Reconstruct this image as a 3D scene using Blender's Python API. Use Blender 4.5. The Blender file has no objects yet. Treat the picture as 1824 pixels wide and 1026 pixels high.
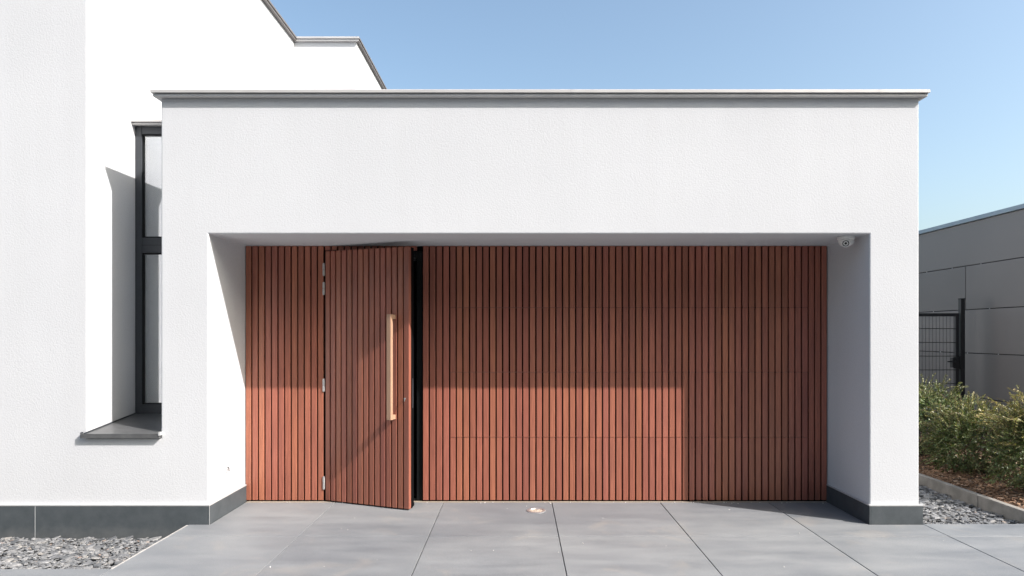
import bpy, bmesh, math, random
import numpy as np
from mathutils import Vector, Matrix

random.seed(7)
rng = np.random.default_rng(7)
scene = bpy.context.scene
COL = scene.collection

# ------------------------------------------------------------------ camera
F_PX, W_PX = 1170.0, 1824.0
EYE, D0 = 1.55, 5.381
cam_data = bpy.data.cameras.new('camera')
cam_data.sensor_width = 36.0
cam_data.lens = 36.0 * F_PX / W_PX
cam_data.shift_x = -10.0 / W_PX
cam_data.shift_y = 83.0 / W_PX
cam_data.clip_start = 0.05
cam_data.clip_end = 2000
cam = bpy.data.objects.new('camera', cam_data)
cam.location = (0, -D0, EYE)
cam.rotation_euler = (math.radians(90), 0, 0)
COL.objects.link(cam)
scene.camera = cam

# ------------------------------------------------------------------ light
TO_SUN = Vector((1.346, -0.725, 1.333)).normalized()
SUN_EL = math.asin(TO_SUN.z)
SUN_ROT = math.atan2(TO_SUN.x, TO_SUN.y)
world = bpy.data.worlds.new('World')
scene.world = world
world.use_nodes = True
wn = world.node_tree.nodes
wl = world.node_tree.links
wn.clear()
sky = wn.new('ShaderNodeTexSky')
sky.sky_type = 'NISHITA'
sky.sun_disc = False
sky.sun_elevation = SUN_EL
sky.sun_rotation = SUN_ROT
sky.altitude = 0
sky.air_density = 1.0
sky.dust_density = 3.8
sky.ozone_density = 0.5
bg = wn.new('ShaderNodeBackground')
bg.inputs['Strength'].default_value = 0.15
wo = wn.new('ShaderNodeOutputWorld')
tint = wn.new('ShaderNodeMix')
tint.data_type = 'RGBA'
tint.blend_type = 'MULTIPLY'
tint.inputs[0].default_value = 1.0
tint.inputs[7].default_value = (1.03, 1.10, 1.06, 1)
wl.new(sky.outputs[0], tint.inputs[6])
wl.new(tint.outputs[2], bg.inputs[0])
wl.new(bg.outputs[0], wo.inputs[0])

sun_d = bpy.data.lights.new('sun', 'SUN')
sun_d.energy = 4.8
sun_d.angle = math.radians(0.5)
sun_d.color = (1.0, 0.935, 0.895)
sun = bpy.data.objects.new('sun', sun_d)
sun.rotation_euler = (-TO_SUN).to_track_quat('-Z', 'Y').to_euler()
sun.location = (20, -12, 20)
COL.objects.link(sun)

scene.view_settings.view_transform = 'Standard'
scene.view_settings.look = 'None'
scene.view_settings.gamma = 1.0
scene.view_settings.use_curve_mapping = False
scene.view_settings.exposure = 0.70

# ------------------------------------------------------------------ materials
def new_mat(name):
    m = bpy.data.materials.new(name)
    m.use_nodes = True
    nt = m.node_tree
    b = nt.nodes.get('Principled BSDF')
    return m, nt, b

def N(nt, typ, **kw):
    n = nt.nodes.new(typ)
    for k, v in kw.items():
        setattr(n, k, v)
    return n

def ramp(nt, fac, stops):
    r = N(nt, 'ShaderNodeValToRGB')
    el = r.color_ramp.elements
    while len(el) < len(stops):
        el.new(0.5)
    for e, (p, c) in zip(el, stops):
        e.position = p
        e.color = (c[0], c[1], c[2], 1) if len(c) == 3 else c
    nt.links.new(fac, r.inputs[0])
    return r.outputs[0]

def noise(nt, vec, scale, detail=3, rough=0.5, distort=0.0):
    n = N(nt, 'ShaderNodeTexNoise')
    n.inputs['Scale'].default_value = scale
    n.inputs['Detail'].default_value = detail
    n.inputs['Roughness'].default_value = rough
    n.inputs['Distortion'].default_value = distort
    if vec is not None:
        nt.links.new(vec, n.inputs['Vector'])
    return n.outputs['Fac']

def mapping(nt, src, scale=(1, 1, 1), rot=(0, 0, 0)):
    mp = N(nt, 'ShaderNodeMapping')
    mp.inputs['Scale'].default_value = scale
    mp.inputs['Rotation'].default_value = rot
    nt.links.new(src, mp.inputs['Vector'])
    return mp

def mixc(nt, fac, a, b, mode='MIX'):
    m = N(nt, 'ShaderNodeMix', data_type='RGBA', blend_type=mode)
    for sock, v in ((m.inputs[0], fac), (m.inputs[6], a), (m.inputs[7], b)):
        if isinstance(v, bpy.types.NodeSocket):
            nt.links.new(v, sock)
        elif isinstance(v, (int, float)):
            sock.default_value = v
        else:
            sock.default_value = (v[0], v[1], v[2], 1)
    return m.outputs[2]

def mth(nt, op, a, b=None):
    m = N(nt, 'ShaderNodeMath', operation=op)
    for i, v in enumerate((a, b)):
        if v is None:
            continue
        if isinstance(v, bpy.types.NodeSocket):
            nt.links.new(v, m.inputs[i])
        else:
            m.inputs[i].default_value = v
    return m.outputs[0]

def bump(nt, b, h, strength, dist):
    bp = N(nt, 'ShaderNodeBump')
    bp.inputs['Strength'].default_value = strength
    bp.inputs['Distance'].default_value = dist
    nt.links.new(h, bp.inputs['Height'])
    nt.links.new(bp.outputs[0], b.inputs['Normal'])
    return bp

def simple(name, col, rough=0.5, metal=0.0, var=0.12, scale=20, spec=0.5, bstr=0.0, bscale=200):
    m, nt, b = new_mat(name)
    tc = N(nt, 'ShaderNodeTexCoord')
    f = noise(nt, tc.outputs['Object'], scale, 4)
    lo = [c * (1 - var) for c in col]
    hi = [min(1, c * (1 + var)) for c in col]
    nt.links.new(ramp(nt, f, [(0.3, lo), (0.7, hi)]), b.inputs['Base Color'])
    b.inputs['Roughness'].default_value = rough
    b.inputs['Metallic'].default_value = metal
    b.inputs['Specular IOR Level'].default_value = spec
    if bstr:
        bump(nt, b, noise(nt, tc.outputs['Object'], bscale, 3), bstr, 0.002)
    return m

def mat_stucco():
    m, nt, b = new_mat('white_render')
    tc = N(nt, 'ShaderNodeTexCoord')
    big = noise(nt, tc.outputs['Object'], 0.9, 4, 0.55)
    fine = noise(nt, tc.outputs['Object'], 85, 3, 0.6)
    c1 = ramp(nt, big, [(0.3, (0.542, 0.556, 0.582)), (0.7, (0.572, 0.586, 0.612))])
    c2 = ramp(nt, fine, [(0.30, (0.93, 0.93, 0.93)), (0.55, (1, 1, 1))])
    strk = noise(nt, mapping(nt, tc.outputs['Object'], (7, 7, 0.35)).outputs[0], 1.0, 5, 0.6)
    c1 = mixc(nt, 1.0, c1, ramp(nt, strk, [(0.25, (0.982, 0.981, 0.978)), (0.6, (1, 1, 1))]), 'MULTIPLY')
    nt.links.new(mixc(nt, 1.0, c1, c2, 'MULTIPLY'), b.inputs['Base Color'])
    b.inputs['Roughness'].default_value = 0.9
    b.inputs['Specular IOR Level'].default_value = 0.15
    h = mth(nt, 'ADD', mth(nt, 'MULTIPLY', fine, 1.0),
            mth(nt, 'MULTIPLY', noise(nt, tc.outputs['Object'], 52, 3, 0.6), 0.8))
    bump(nt, b, h, 0.30, 0.004)
    return m

def mat_wood(name, a, bcol, c, rough=0.37, blotch=True):
    """stained hardwood boards, grain along local Z, every board a tone of its own"""
    m, nt, b = new_mat(name)
    tc = N(nt, 'ShaderNodeTexCoord')
    oi = N(nt, 'ShaderNodeObjectInfo')
    off = N(nt, 'ShaderNodeVectorMath', operation='SCALE')
    comb = N(nt, 'ShaderNodeCombineXYZ')
    sc_ = N(nt, 'ShaderNodeSeparateColor')
    nt.links.new(oi.outputs['Color'], sc_.inputs[0])
    nt.links.new(oi.outputs['Random'], comb.inputs[0])
    nt.links.new(oi.outputs['Random'], comb.inputs[1])
    nt.links.new(oi.outputs['Random'], comb.inputs[2])
    nt.links.new(comb.outputs[0], off.inputs[0])
    off.inputs['Scale'].default_value = 57.0
    add = N(nt, 'ShaderNodeVectorMath', operation='ADD')
    nt.links.new(tc.outputs['Object'], add.inputs[0])
    nt.links.new(off.outputs[0], add.inputs[1])
    g = mapping(nt, add.outputs[0], (70, 70, 2.2))
    grain = noise(nt, g.outputs[0], 1.0, 5, 0.62, 0.6)
    f2 = noise(nt, mapping(nt, add.outputs[0], (260, 260, 6)).outputs[0], 1.0, 2)
    tone = mth(nt, 'ADD', mth(nt, 'MULTIPLY', grain, 0.70), mth(nt, 'ADD', mth(nt, 'MULTIPLY', sc_.outputs[0], 0.20), 0.05))
    col = ramp(nt, tone, [(0.15, a), (0.5, bcol), (0.85, c)])
    col = mixc(nt, 1.0, col, ramp(nt, f2, [(0.3, (0.80, 0.79, 0.78)), (0.7, (1.10, 1.10, 1.10))]), 'MULTIPLY')
    hue = N(nt, 'ShaderNodeMath', operation='FRACT')
    nt.links.new(mth(nt, 'MULTIPLY', sc_.outputs[1], 0.999), hue.inputs[0])
    col = mixc(nt, 1.0, col, ramp(nt, hue.outputs[0], [(0.0, (1.0, 0.96, 1.05)), (0.5, (1, 0.99, 1.0)), (1.0, (1.0, 1.03, 0.94))]), 'MULTIPLY')
    if blotch:
        bl = noise(nt, mapping(nt, add.outputs[0], (6, 6, 1.1)).outputs[0], 1.0, 3)
        col = mixc(nt, 1.0, col, ramp(nt, bl, [(0.30, (0.86, 0.87, 0.90)), (0.70, (1.08, 1.06, 1.02))]), 'MULTIPLY')
    nt.links.new(col, b.inputs['Base Color'])
    nt.links.new(ramp(nt, grain, [(0.3, (rough + .08,) * 3), (0.7, (rough - .06,) * 3)]), b.inputs['Roughness'])
    b.inputs['Specular IOR Level'].default_value = 0.5
    bump(nt, b, f2, 0.12, 0.001)
    return m

def mat_slab():
    m, nt, b = new_mat('concrete_slab')
    tc = N(nt, 'ShaderNodeTexCoord')
    oi = N(nt, 'ShaderNodeObjectInfo')
    geo = N(nt, 'ShaderNodeNewGeometry')
    pos = geo.outputs['Position']
    big = noise(nt, pos, 1.6, 5, 0.6, 0.4)
    streak = noise(nt, mapping(nt, pos, (1.2, 6.5, 1)).outputs[0], 1.0, 5, 0.65, 0.3)
    fine = noise(nt, pos, 160, 3, 0.7)
    t = mth(nt, 'ADD', mth(nt, 'MULTIPLY', big, 0.45), mth(nt, 'MULTIPLY', streak, 0.55))
    t = mth(nt, 'ADD', t, mth(nt, 'MULTIPLY', mth(nt, 'SUBTRACT', oi.outputs['Random'], 0.5), 0.13))
    col = ramp(nt, t, [(0.30, (0.134, 0.146, 0.160)), (0.5, (0.179, 0.190, 0.202)), (0.72, (0.230, 0.240, 0.248))])
    # sandy stains
    st = noise(nt, pos, 2.3, 4, 0.6, 0.8)
    col = mixc(nt, mth(nt, 'MULTIPLY', ramp(nt, st, [(0.58, (0, 0, 0)), (0.74, (1, 1, 1))]), 0.28), col, (0.32, 0.285, 0.245))
    cl = noise(nt, pos, 0.55, 3, 0.6)
    col = mixc(nt, 1.0, col, ramp(nt, cl, [(0.35, (0.90, 0.91, 0.93)), (0.65, (1.08, 1.075, 1.06))]), 'MULTIPLY')
    dk = noise(nt, mapping(nt, pos, (1, 1.6, 1), (0, 0, 0.5)).outputs[0], 3.1, 6, 0.7, 1.2)
    col = mixc(nt, mth(nt, 'MULTIPLY', ramp(nt, dk, [(0.55, (0, 0, 0)), (0.75, (1, 1, 1))]), 0.25), col, (0.13, 0.138, 0.15))
    col = mixc(nt, 1.0, col, ramp(nt, fine, [(0.3, (0.80, 0.80, 0.81)), (0.7, (1.14, 1.14, 1.14))]), 'MULTIPLY')
    nt.links.new(col, b.inputs['Base Color'])
    nt.links.new(ramp(nt, streak, [(0.3, (0.5,) * 3), (0.7, (0.7,) * 3)]), b.inputs['Roughness'])
    bump(nt, b, mth(nt, 'ADD', fine, mth(nt, 'MULTIPLY', streak, 0.5)), 0.2, 0.003)
    return m

def mat_island(name, stops, rough=0.6, use_object=False, scale=60, bstr=0.3, spec=0.4):
    m, nt, b = new_mat(name)
    geo = N(nt, 'ShaderNodeNewGeometry')
    tc = N(nt, 'ShaderNodeTexCoord')
    if use_object:
        r = N(nt, 'ShaderNodeObjectInfo').outputs['Random']
    else:
        r = geo.outputs['Random Per Island']
    col = ramp(nt, r, stops)
    f = noise(nt, geo.outputs['Position'], scale, 4, 0.6)
    col = mixc(nt, 1.0, col, ramp(nt, f, [(0.3, (0.8, 0.8, 0.8)), (0.7, (1.12, 1.12, 1.12))]), 'MULTIPLY')
    nt.links.new(col, b.inputs['Base Color'])
    b.inputs['Roughness'].default_value = rough
    b.inputs['Specular IOR Level'].default_value = spec
    bump(nt, b, f, bstr, 0.004)
    return m

SLATE_STOPS = [(0.0, (0.085, 0.092, 0.10)), (0.35, (0.145, 0.15, 0.16)), (0.70, (0.195, 0.197, 0.20)),
               (0.90, (0.26, 0.265, 0.275)), (0.965, (0.29, 0.28, 0.265)), (0.984, (0.25, 0.235, 0.22)), (0.994, (0.27, 0.19, 0.15)), (1.0, (0.28, 0.18, 0.14))]

def mat_leaf():
    m, nt, b = new_mat('shrub_leaf')
    geo = N(nt, 'ShaderNodeNewGeometry')
    at = N(nt, 'ShaderNodeAttribute', attribute_name='young')
    base = ramp(nt, geo.outputs['Random Per Island'],
                [(0.0, (0.040, 0.072, 0.034)), (0.5, (0.078, 0.128, 0.052)), (0.85, (0.135, 0.185, 0.075)), (1.0, (0.22, 0.24, 0.10))])
    young = ramp(nt, geo.outputs['Random Per Island'],
                 [(0.0, (0.18, 0.20, 0.065)), (0.6, (0.36, 0.31, 0.11)), (1.0, (0.46, 0.33, 0.13))])
    col = mixc(nt, at.outputs['Fac'], base, young)
    nt.links.new(col, b.inputs['Base Color'])
    b.inputs['Roughness'].default_value = 0.45
    b.inputs['Specular IOR Level'].default_value = 0.5
    tr = N(nt, 'ShaderNodeBsdfTranslucent')
    nt.links.new(mixc(nt, 1.0, col, (1.0, 1.1, 0.55), 'MULTIPLY'), tr.inputs[0])
    mx = N(nt, 'ShaderNodeMixShader')
    mx.inputs[0].default_value = 0.25
    nt.links.new(b.outputs[0], mx.inputs[1])
    nt.links.new(tr.outputs[0], mx.inputs[2])
    nt.links.new(mx.outputs[0], nt.nodes['Material Output'].inputs[0])
    return m

def mat_glass():
    """solar control glazing: strong mirror coat over dark glass"""
    m, nt, b = new_mat('coated_glass')
    gl = N(nt, 'ShaderNodeBsdfGlossy')
    gl.inputs['Color'].default_value = (0.93, 0.95, 0.97, 1)
    gl.inputs['Roughness'].default_value = 0.015
    tr = N(nt, 'ShaderNodeBsdfTransparent')
    tr.inputs[0].default_value = (0.92, 0.94, 0.95, 1)
    lw = N(nt, 'ShaderNodeLayerWeight')
    lw.inputs[0].default_value = 0.35
    fac = mth(nt, 'ADD', 0.42, mth(nt, 'MULTIPLY', lw.outputs['Fresnel'], 0.3))
    mx = N(nt, 'ShaderNodeMixShader')
    nt.links.new(fac, mx.inputs[0])
    nt.links.new(tr.outputs[0], mx.inputs[1])
    nt.links.new(gl.outputs[0], mx.inputs[2])
    nt.links.new(mx.outputs[0], nt.nodes['Material Output'].inputs[0])
    return m

def mat_plinth():
    m, nt, b = new_mat('plinth_stone')
    geo = N(nt, 'ShaderNodeNewGeometry')
    f = noise(nt, geo.outputs['Position'], 9, 5, 0.65)
    fine = noise(nt, geo.outputs['Position'], 220, 2)
    col = ramp(nt, f, [(0.3, (0.050, 0.060, 0.068)), (0.7, (0.072, 0.083, 0.092))])
    # splash dust near the ground
    sx = N(nt, 'ShaderNodeSeparateXYZ')
    nt.links.new(geo.outputs['Position'], sx.inputs[0])
    d = mth(nt, 'ADD', mth(nt, 'MULTIPLY', sx.outputs[2], -5.0), mth(nt, 'MULTIPLY', f, 0.6))
    col = mixc(nt, mth(nt, 'MULTIPLY', ramp(nt, d, [(0.30, (0, 0, 0)), (0.9, (1, 1, 1))]), 0.22), col, (0.20, 0.195, 0.185))
    col = mixc(nt, 1.0, col, ramp(nt, fine, [(0.3, (0.9,) * 3), (0.7, (1.08,) * 3)]), 'MULTIPLY')
    nt.links.new(col, b.inputs['Base Color'])
    b.inputs['Roughness'].default_value = 0.55
    b.inputs['Specular IOR Level'].default_value = 0.4
    return m

def mat_panel():
    m, nt, b = new_mat('grey_facade_panel')
    geo = N(nt, 'ShaderNodeNewGeometry')
    oi = N(nt, 'ShaderNodeObjectInfo')
    f = noise(nt, geo.outputs['Position'], 0.8, 4)
    t = mth(nt, 'ADD', mth(nt, 'MULTIPLY', f, 0.6), mth(nt, 'MULTIPLY', oi.outputs['Random'], 0.4))
    nt.links.new(ramp(nt, t, [(0.25, (0.128, 0.120, 0.118)), (0.75, (0.160, 0.150, 0.147))]), b.inputs['Base Color'])
    b.inputs['Roughness'].default_value = 0.42
    b.inputs['Metallic'].default_value = 0.15
    return m

STUCCO = mat_stucco()
WOOD = mat_wood('stained_hardwood', (0.215, 0.072, 0.050), (0.325, 0.115, 0.077), (0.45, 0.172, 0.112))
HANDLE_WOOD = mat_wood('pale_hardwood', (0.33, 0.19, 0.135), (0.41, 0.24, 0.175), (0.47, 0.29, 0.215), 0.5, False)
SLAB = mat_slab()
PLINTH = mat_plinth()
PANEL = mat_panel()
LEAF = mat_leaf()
GLASS = mat_glass()
BLACK = simple('black_membrane', (0.003, 0.003, 0.0035), 0.95, var=0.2, spec=0.1)
BLACK_METAL = simple('black_powder_coat', (0.005, 0.006, 0.007), 0.5, var=0.2, scale=60, spec=0.25)
GATE_METAL = simple('anthracite_powder_coat', (0.014, 0.015, 0.017), 0.45, var=0.2, scale=60)
ANTHRACITE = simple('anthracite_window_coat', (0.040, 0.045, 0.053), 0.45, var=0.08, scale=40)
SILL_M = simple('sill_stone', (0.085, 0.088, 0.092), 0.4, var=0.14, scale=18)
ALU = simple('coping_aluminium', (0.52, 0.51, 0.505), 0.45, 0.25, var=0.06, scale=6)
ALU_DARK = simple('coping_aluminium_dark', (0.20, 0.185, 0.18), 0.5, 0.3, var=0.08, scale=6)  # darker, browner grey for the side copings of the taller block
ALU_SKY = simple('coping_sky_reflection', (0.22, 0.28, 0.33), 0.45, 0.2, var=0.06, scale=5)  # blue of the reflected sky put into the base colour
TRIM = simple('zinc_trim', (0.52, 0.53, 0.54), 0.45, 0.3, var=0.06)
STEEL = simple('stainless_steel', (0.62, 0.63, 0.64), 0.32, 0.8, var=0.06, scale=90)
WHITE_PLASTIC = simple('white_plastic', (0.78, 0.78, 0.77), 0.35, var=0.03)
BLIND = simple('blind_fabric', (0.82, 0.82, 0.83), 0.9, var=0.03)
LENS = simple('lens_black', (0.01, 0.01, 0.012), 0.08)
CONCRETE = simple('kerb_concrete', (0.21, 0.20, 0.185), 0.85, var=0.25, scale=9, bstr=0.4, bscale=120)
SAND = simple('joint_sand', (0.27, 0.235, 0.19), 0.95, var=0.2, scale=80, bstr=0.4)
JOINT = simple('slab_bedding', (0.075, 0.072, 0.066), 0.95, var=0.35, scale=30)
EDGE = simple('edging_concrete', (0.36, 0.35, 0.335), 0.85, var=0.18, scale=14, bstr=0.3)
SOIL = simple('dark_soil', (0.075, 0.05, 0.035), 0.95, var=0.35, scale=25, bstr=0.6, bscale=60)
SUBSLATE = simple('slate_grit', (0.075, 0.078, 0.083), 0.9, var=0.4, scale=90, bstr=0.8, bscale=120)
GROUND_M = simple('gravelly_ground', (0.07, 0.07, 0.068), 0.95, var=0.25, scale=0.4)
FLOOR_M = simple('garage_floor', (0.12, 0.10, 0.085), 0.6, var=0.2)
DARK_WALL = simple('garage_inner_wall', (0.10, 0.10, 0.10), 0.9)
BARK_TWIG = simple('twig_bark', (0.10, 0.065, 0.04), 0.9, var=0.3)
SLATE_STUFF = mat_island('slate_chip_mix', SLATE_STOPS, 0.55)
SLATE_OBJ = mat_island('slate_chip', SLATE_STOPS, 0.55, use_object=True)
ADDED_TREE_LEAF = mat_island('added_tree_foliage', [(0, (0.035, 0.055, 0.02)), (1, (0.08, 0.11, 0.04))], 0.7, scale=1.0, bstr=0.0)  # leaves of the unseen trees added to block sky light
MULCH_M = mat_island('bark_mulch_chips', [(0, (0.10, 0.055, 0.035)), (0.5, (0.19, 0.115, 0.07)), (0.85, (0.27, 0.17, 0.11)), (1.0, (0.36, 0.27, 0.20))], 0.9)
GRIT_M = mat_island('pale_grit', [(0, (0.45, 0.43, 0.40)), (1, (0.72, 0.71, 0.69))], 0.8)
LABEL_GREY = simple('cap_beige', (0.40, 0.34, 0.28), 0.6, var=0.2, scale=60)

# ------------------------------------------------------------------ helpers
def tag(o, label=None, cat=None, group=None, kind=None):
    if label: o['label'] = label
    if cat: o['category'] = cat
    if group: o['group'] = group
    if kind: o['kind'] = kind
    return o

def thing(name, label, cat, loc=(0, 0, 0), rotz=0.0, group=None):
    o = bpy.data.objects.new(name, None)
    o.empty_display_size = 0.2
    o.location = loc
    o.rotation_euler = (0, 0, rotz)
    COL.objects.link(o)
    return tag(o, label, cat, group)

class MB:
    def __init__(self):
        self.v, self.f = [], []
    def poly(self, vs, fs):
        n = len(self.v)
        self.v += [tuple(p) for p in vs]
        self.f += [tuple(i + n for i in f) for f in fs]
        return self
    def box(self, x0, x1, y0, y1, z0, z1):
        vs = [(x0, y0, z0), (x1, y0, z0), (x1, y1, z0), (x0, y1, z0), (x0, y0, z1), (x1, y0, z1), (x1, y1, z1), (x0, y1, z1)]
        return self.poly(vs, [(3, 2, 1, 0), (4, 5, 6, 7), (0, 1, 5, 4), (1, 2, 6, 5), (2, 3, 7, 6), (3, 0, 4, 7)])
    def prism(self, pts, axis, a, b):
        """polygon pts (2-D) extruded along axis from a to b; pts order chosen per axis"""
        def P(p, t):
            return {'x': (t, p[0], p[1]), 'y': (p[0], t, p[1]), 'z': (p[0], p[1], t)}[axis]
        n = len(pts)
        vs = [P(p, a) for p in pts] + [P(p, b) for p in pts]
        fs = [tuple(range(n)), tuple(reversed(range(n, 2 * n)))]
        fs += [(i, i + n, (i + 1) % n + n, (i + 1) % n) for i in range(n)]
        return self.poly(vs, fs)
    def cyl(self, p, q, r, n=12, r2=None):
        p, q = Vector(p), Vector(q)
        d = (q - p).normalized()
        u = d.orthogonal().normalized(); w = d.cross(u)
        r2 = r if r2 is None else r2
        vs = [p + (u * math.cos(t) + w * math.sin(t)) * r for t in [2 * math.pi * i / n for i in range(n)]]
        vs += [q + (u * math.cos(t) + w * math.sin(t)) * r2 for t in [2 * math.pi * i / n for i in range(n)]]
        fs = [tuple(reversed(range(n))), tuple(range(n, 2 * n))]
        fs += [(i, (i + 1) % n, (i + 1) % n + n, i + n) for i in range(n)]
        return self.poly(vs, fs)
    def lathe(self, prof, n=32):
        """profile of (r, z) round the local Z axis"""
        k = len(prof)
        vs = [(r * math.cos(2 * math.pi * i / n), r * math.sin(2 * math.pi * i / n), z) for i in range(n) for r, z in prof]
        fs = [(i * k + j, ((i + 1) % n) * k + j, ((i + 1) % n) * k + j + 1, i * k + j + 1) for i in range(n) for j in range(k - 1)]
        return self.poly(vs, fs)
    def mesh(self, name, mat):
        me = bpy.data.meshes.new(name)
        me.from_pydata(self.v, [], self.f)
        bm = bmesh.new(); bm.from_mesh(me)
        bmesh.ops.recalc_face_normals(bm, faces=bm.faces)
        bm.to_mesh(me); bm.free()
        me.materials.append(mat)
        return me
    def build(self, name, mat, parent=None, bevel=0.0, smooth=False, loc=None, rot=None):
        me = self.mesh(name, mat)
        return link(name, me, parent, bevel, smooth, loc, rot)

def link(name, me, parent=None, bevel=0.0, smooth=False, loc=None, rot=None):
    o = bpy.data.objects.new(name, me)
    COL.objects.link(o)
    if parent: o.parent = parent
    if loc is not None: o.location = loc
    if rot is not None: o.rotation_euler = rot
    if bevel:
        b = o.modifiers.new('bevel', 'BEVEL'); b.width = bevel; b.segments = 2; b.limit_method = 'ANGLE'
    if smooth:
        me.polygons.foreach_set('use_smooth', [True] * len(me.polygons))
    return o

# ------------------------------------------------------------------ ground and paving
XL, XR = -2.920, 3.288          # garage front corners
OL, OR_ = -2.534, 2.884         # opening in the garage front
SOFFIT = 2.377
NX = -3.528                     # side wall of the taller block
WALL_T = 0.80
GTOP = 3.486
SLAT_Y = 0.725

MB().box(-400, 400, -400, 400, -0.9, -0.30).build('ground', GROUND_M)['kind'] = 'structure'

JX = -0.684                     # slab lattice
paving = MB()
paving.box(-2.676, 8.3, -7.33, -0.004, -0.29, -0.022)
paving.box(-2.676, OL, -0.004, -0.0201, -0.29, -0.022)
paving.box(OL + 0.02, OR_ - 0.02, -0.004, 0.712, -0.29, -0.022)
paving.box(-9.7, -2.676, -7.33, -1.034, -0.29, -0.022)
paving = paving.build('paving', JOINT)
paving['kind'] = 'structure'

slab_cache = {}
def slab(x0, x1, y0, y1):
    w, d = round(x1 - x0, 4), round(y1 - y0, 4)
    if (w, d) not in slab_cache:
        c = 0.0022
        hx, hy = w / 2, d / 2
        vs = []
        for z, i in ((-0.05, 0), (-c, 0), (0, c)):
            vs += [(-hx + i, -hy + i, z), (hx - i, -hy + i, z), (hx - i, hy - i, z), (-hx + i, hy - i, z)]
        fs = [(3, 2, 1, 0), (8, 9, 10, 11)]
        for l in (0, 4):
            fs += [(l + i, l + (i + 1) % 4, l + 4 + (i + 1) % 4, l + 4 + i) for i in range(4)]
        slab_cache[(w, d)] = MB().poly(vs, fs).mesh('paving_slab', SLAB)
    link('paving_slab', slab_cache[(w, d)], paving, loc=((x0 + x1) / 2, (y0 + y1) / 2, random.uniform(-0.0015, 0.0008)),
         rot=(random.uniform(-.0009, .0009), random.uniform(-.0009, .0009), 0))

G = 0.0028
def slab_g(x0, x1, y0, y1):
    slab(x0 + G, x1 - G, y0 + G, y1 - G)
for r in range(-7, 0):
    y0 = -0.33 + r
    for i in range(-2, 9):
        slab_g(JX + i, JX + i + 1, y0, y0 + 1)
    if r < -1:
        for i in range(-9, -2):
            slab_g(JX + i, JX + i + 1, y0, y0 + 1)
    else:
        for i in range(-9, -2):
            slab_g(JX + i, JX + i + 1, y0, -1.03)
# row running under the garage opening; the slabs at the piers are notched round them
for i in range(-1, 3):
    slab_g(JX + i, JX + i + 1, -0.33, 0.684)
def notched_slab(pts):
    def inset(c):
        out = []
        n = len(pts)
        for i in range(n):
            p0, p1, p2 = Vector(pts[i - 1]), Vector(pts[i]), Vector(pts[(i + 1) % n])
            a, b = (p1 - p0).normalized(), (p2 - p1).normalized()
            out.append(p1 + (Vector((-a.y, a.x)) + Vector((-b.y, b.x))) * c)
        return out
    lo, hi = inset(G), inset(G + 0.0022)
    n = len(pts)
    vs = [(p.x, p.y, -0.05) for p in lo] + [(p.x, p.y, -0.0022) for p in lo] + [(p.x, p.y, 0.0) for p in hi]
    fs = [tuple(reversed(range(n))), tuple(range(2 * n, 3 * n))]
    for l in (0, n):
        fs += [(l + i, l + (i + 1) % n, l + n + (i + 1) % n, l + n + i) for i in range(n)]
    MB().poly(vs, fs).build('paving_slab', SLAB, paving)
notched_slab([(JX - 2, -0.33), (JX - 1, -0.33), (JX - 1, 0.684), (OL + 0.020, 0.684), (OL + 0.020, -0.020), (JX - 2, -0.020)])
notched_slab([(JX + 3, -0.33), (JX + 4, -0.33), (JX + 4, -0.022), (OR_ - 0.016, -0.022), (OR_ - 0.016, 0.684), (JX + 3, 0.684)])
for i in range(4, 8):
    slab_g(JX + i, JX + i + 1, -0.33, -0.003)
MB().box(OL + 0.02, OR_ - 0.02, 0.688, 0.745, -0.02, -0.001).build('sand_strip', SAND, paving)
# concrete edging beside the slate bed
MB().box(-2.702, -2.684, -1.034, -0.02, -0.2, -0.003).build('edging_strip', EDGE, paving, bevel=0.003)
MB().box(-9.7, -2.702, -1.052, -1.034, -0.2, -0.003).build('edging_strip', EDGE, paving, bevel=0.003)

# ------------------------------------------------------------------ house
house = thing('house', 'white rendered flat roofed house with attached garage and brown slatted wood doors', 'house')

front = [(-10, -0.4), (OL, -0.4), (OL, SOFFIT), (OR_, SOFFIT), (OR_, -0.4), (XR, -0.4), (XR, GTOP), (XL, GTOP),
         (XL, 0.700), (NX, 0.700), (NX, 6.17), (-10, 6.17)]
MB().prism(front, 'y', 0.0, WALL_T).build('front_wall', STUCCO, house, bevel=0.009)
m = MB()
m.box(-10, NX, WALL_T, 4.99, -0.4, 6.17)
m.box(-10, -2.544, 4.99, 12.0, -0.4, 6.17)
m.build('side_wall', STUCCO, house, bevel=0.009)
m = MB()
m.box(XR - 0.25, XR, WALL_T, 7.2, -0.4, GTOP)
m.box(XL, XL + 0.25, WALL_T, 4.98, -0.4, GTOP)
m.box(-2.54, XR - 0.25, 6.95, 7.2, -0.4, GTOP)
m.build('garage_wall', STUCCO, house)
m = MB()
m.box(XL + 0.25, XR - 0.25, WALL_T, 6.95, 3.2, 3.40)
m.box(NX, XL, 0.85, 4.98, 3.2, 3.44)
m.build('flat_roof', DARK_WALL, house)
MB().box(OL, XR - 0.25, WALL_T, 6.95, -0.3, -0.012).build('garage_floor', FLOOR_M, house)
MB().box(-2.45, 2.95, 4.2, 4.26, -0.012, 3.2).build('inner_wall', DARK_WALL, house)

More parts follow.
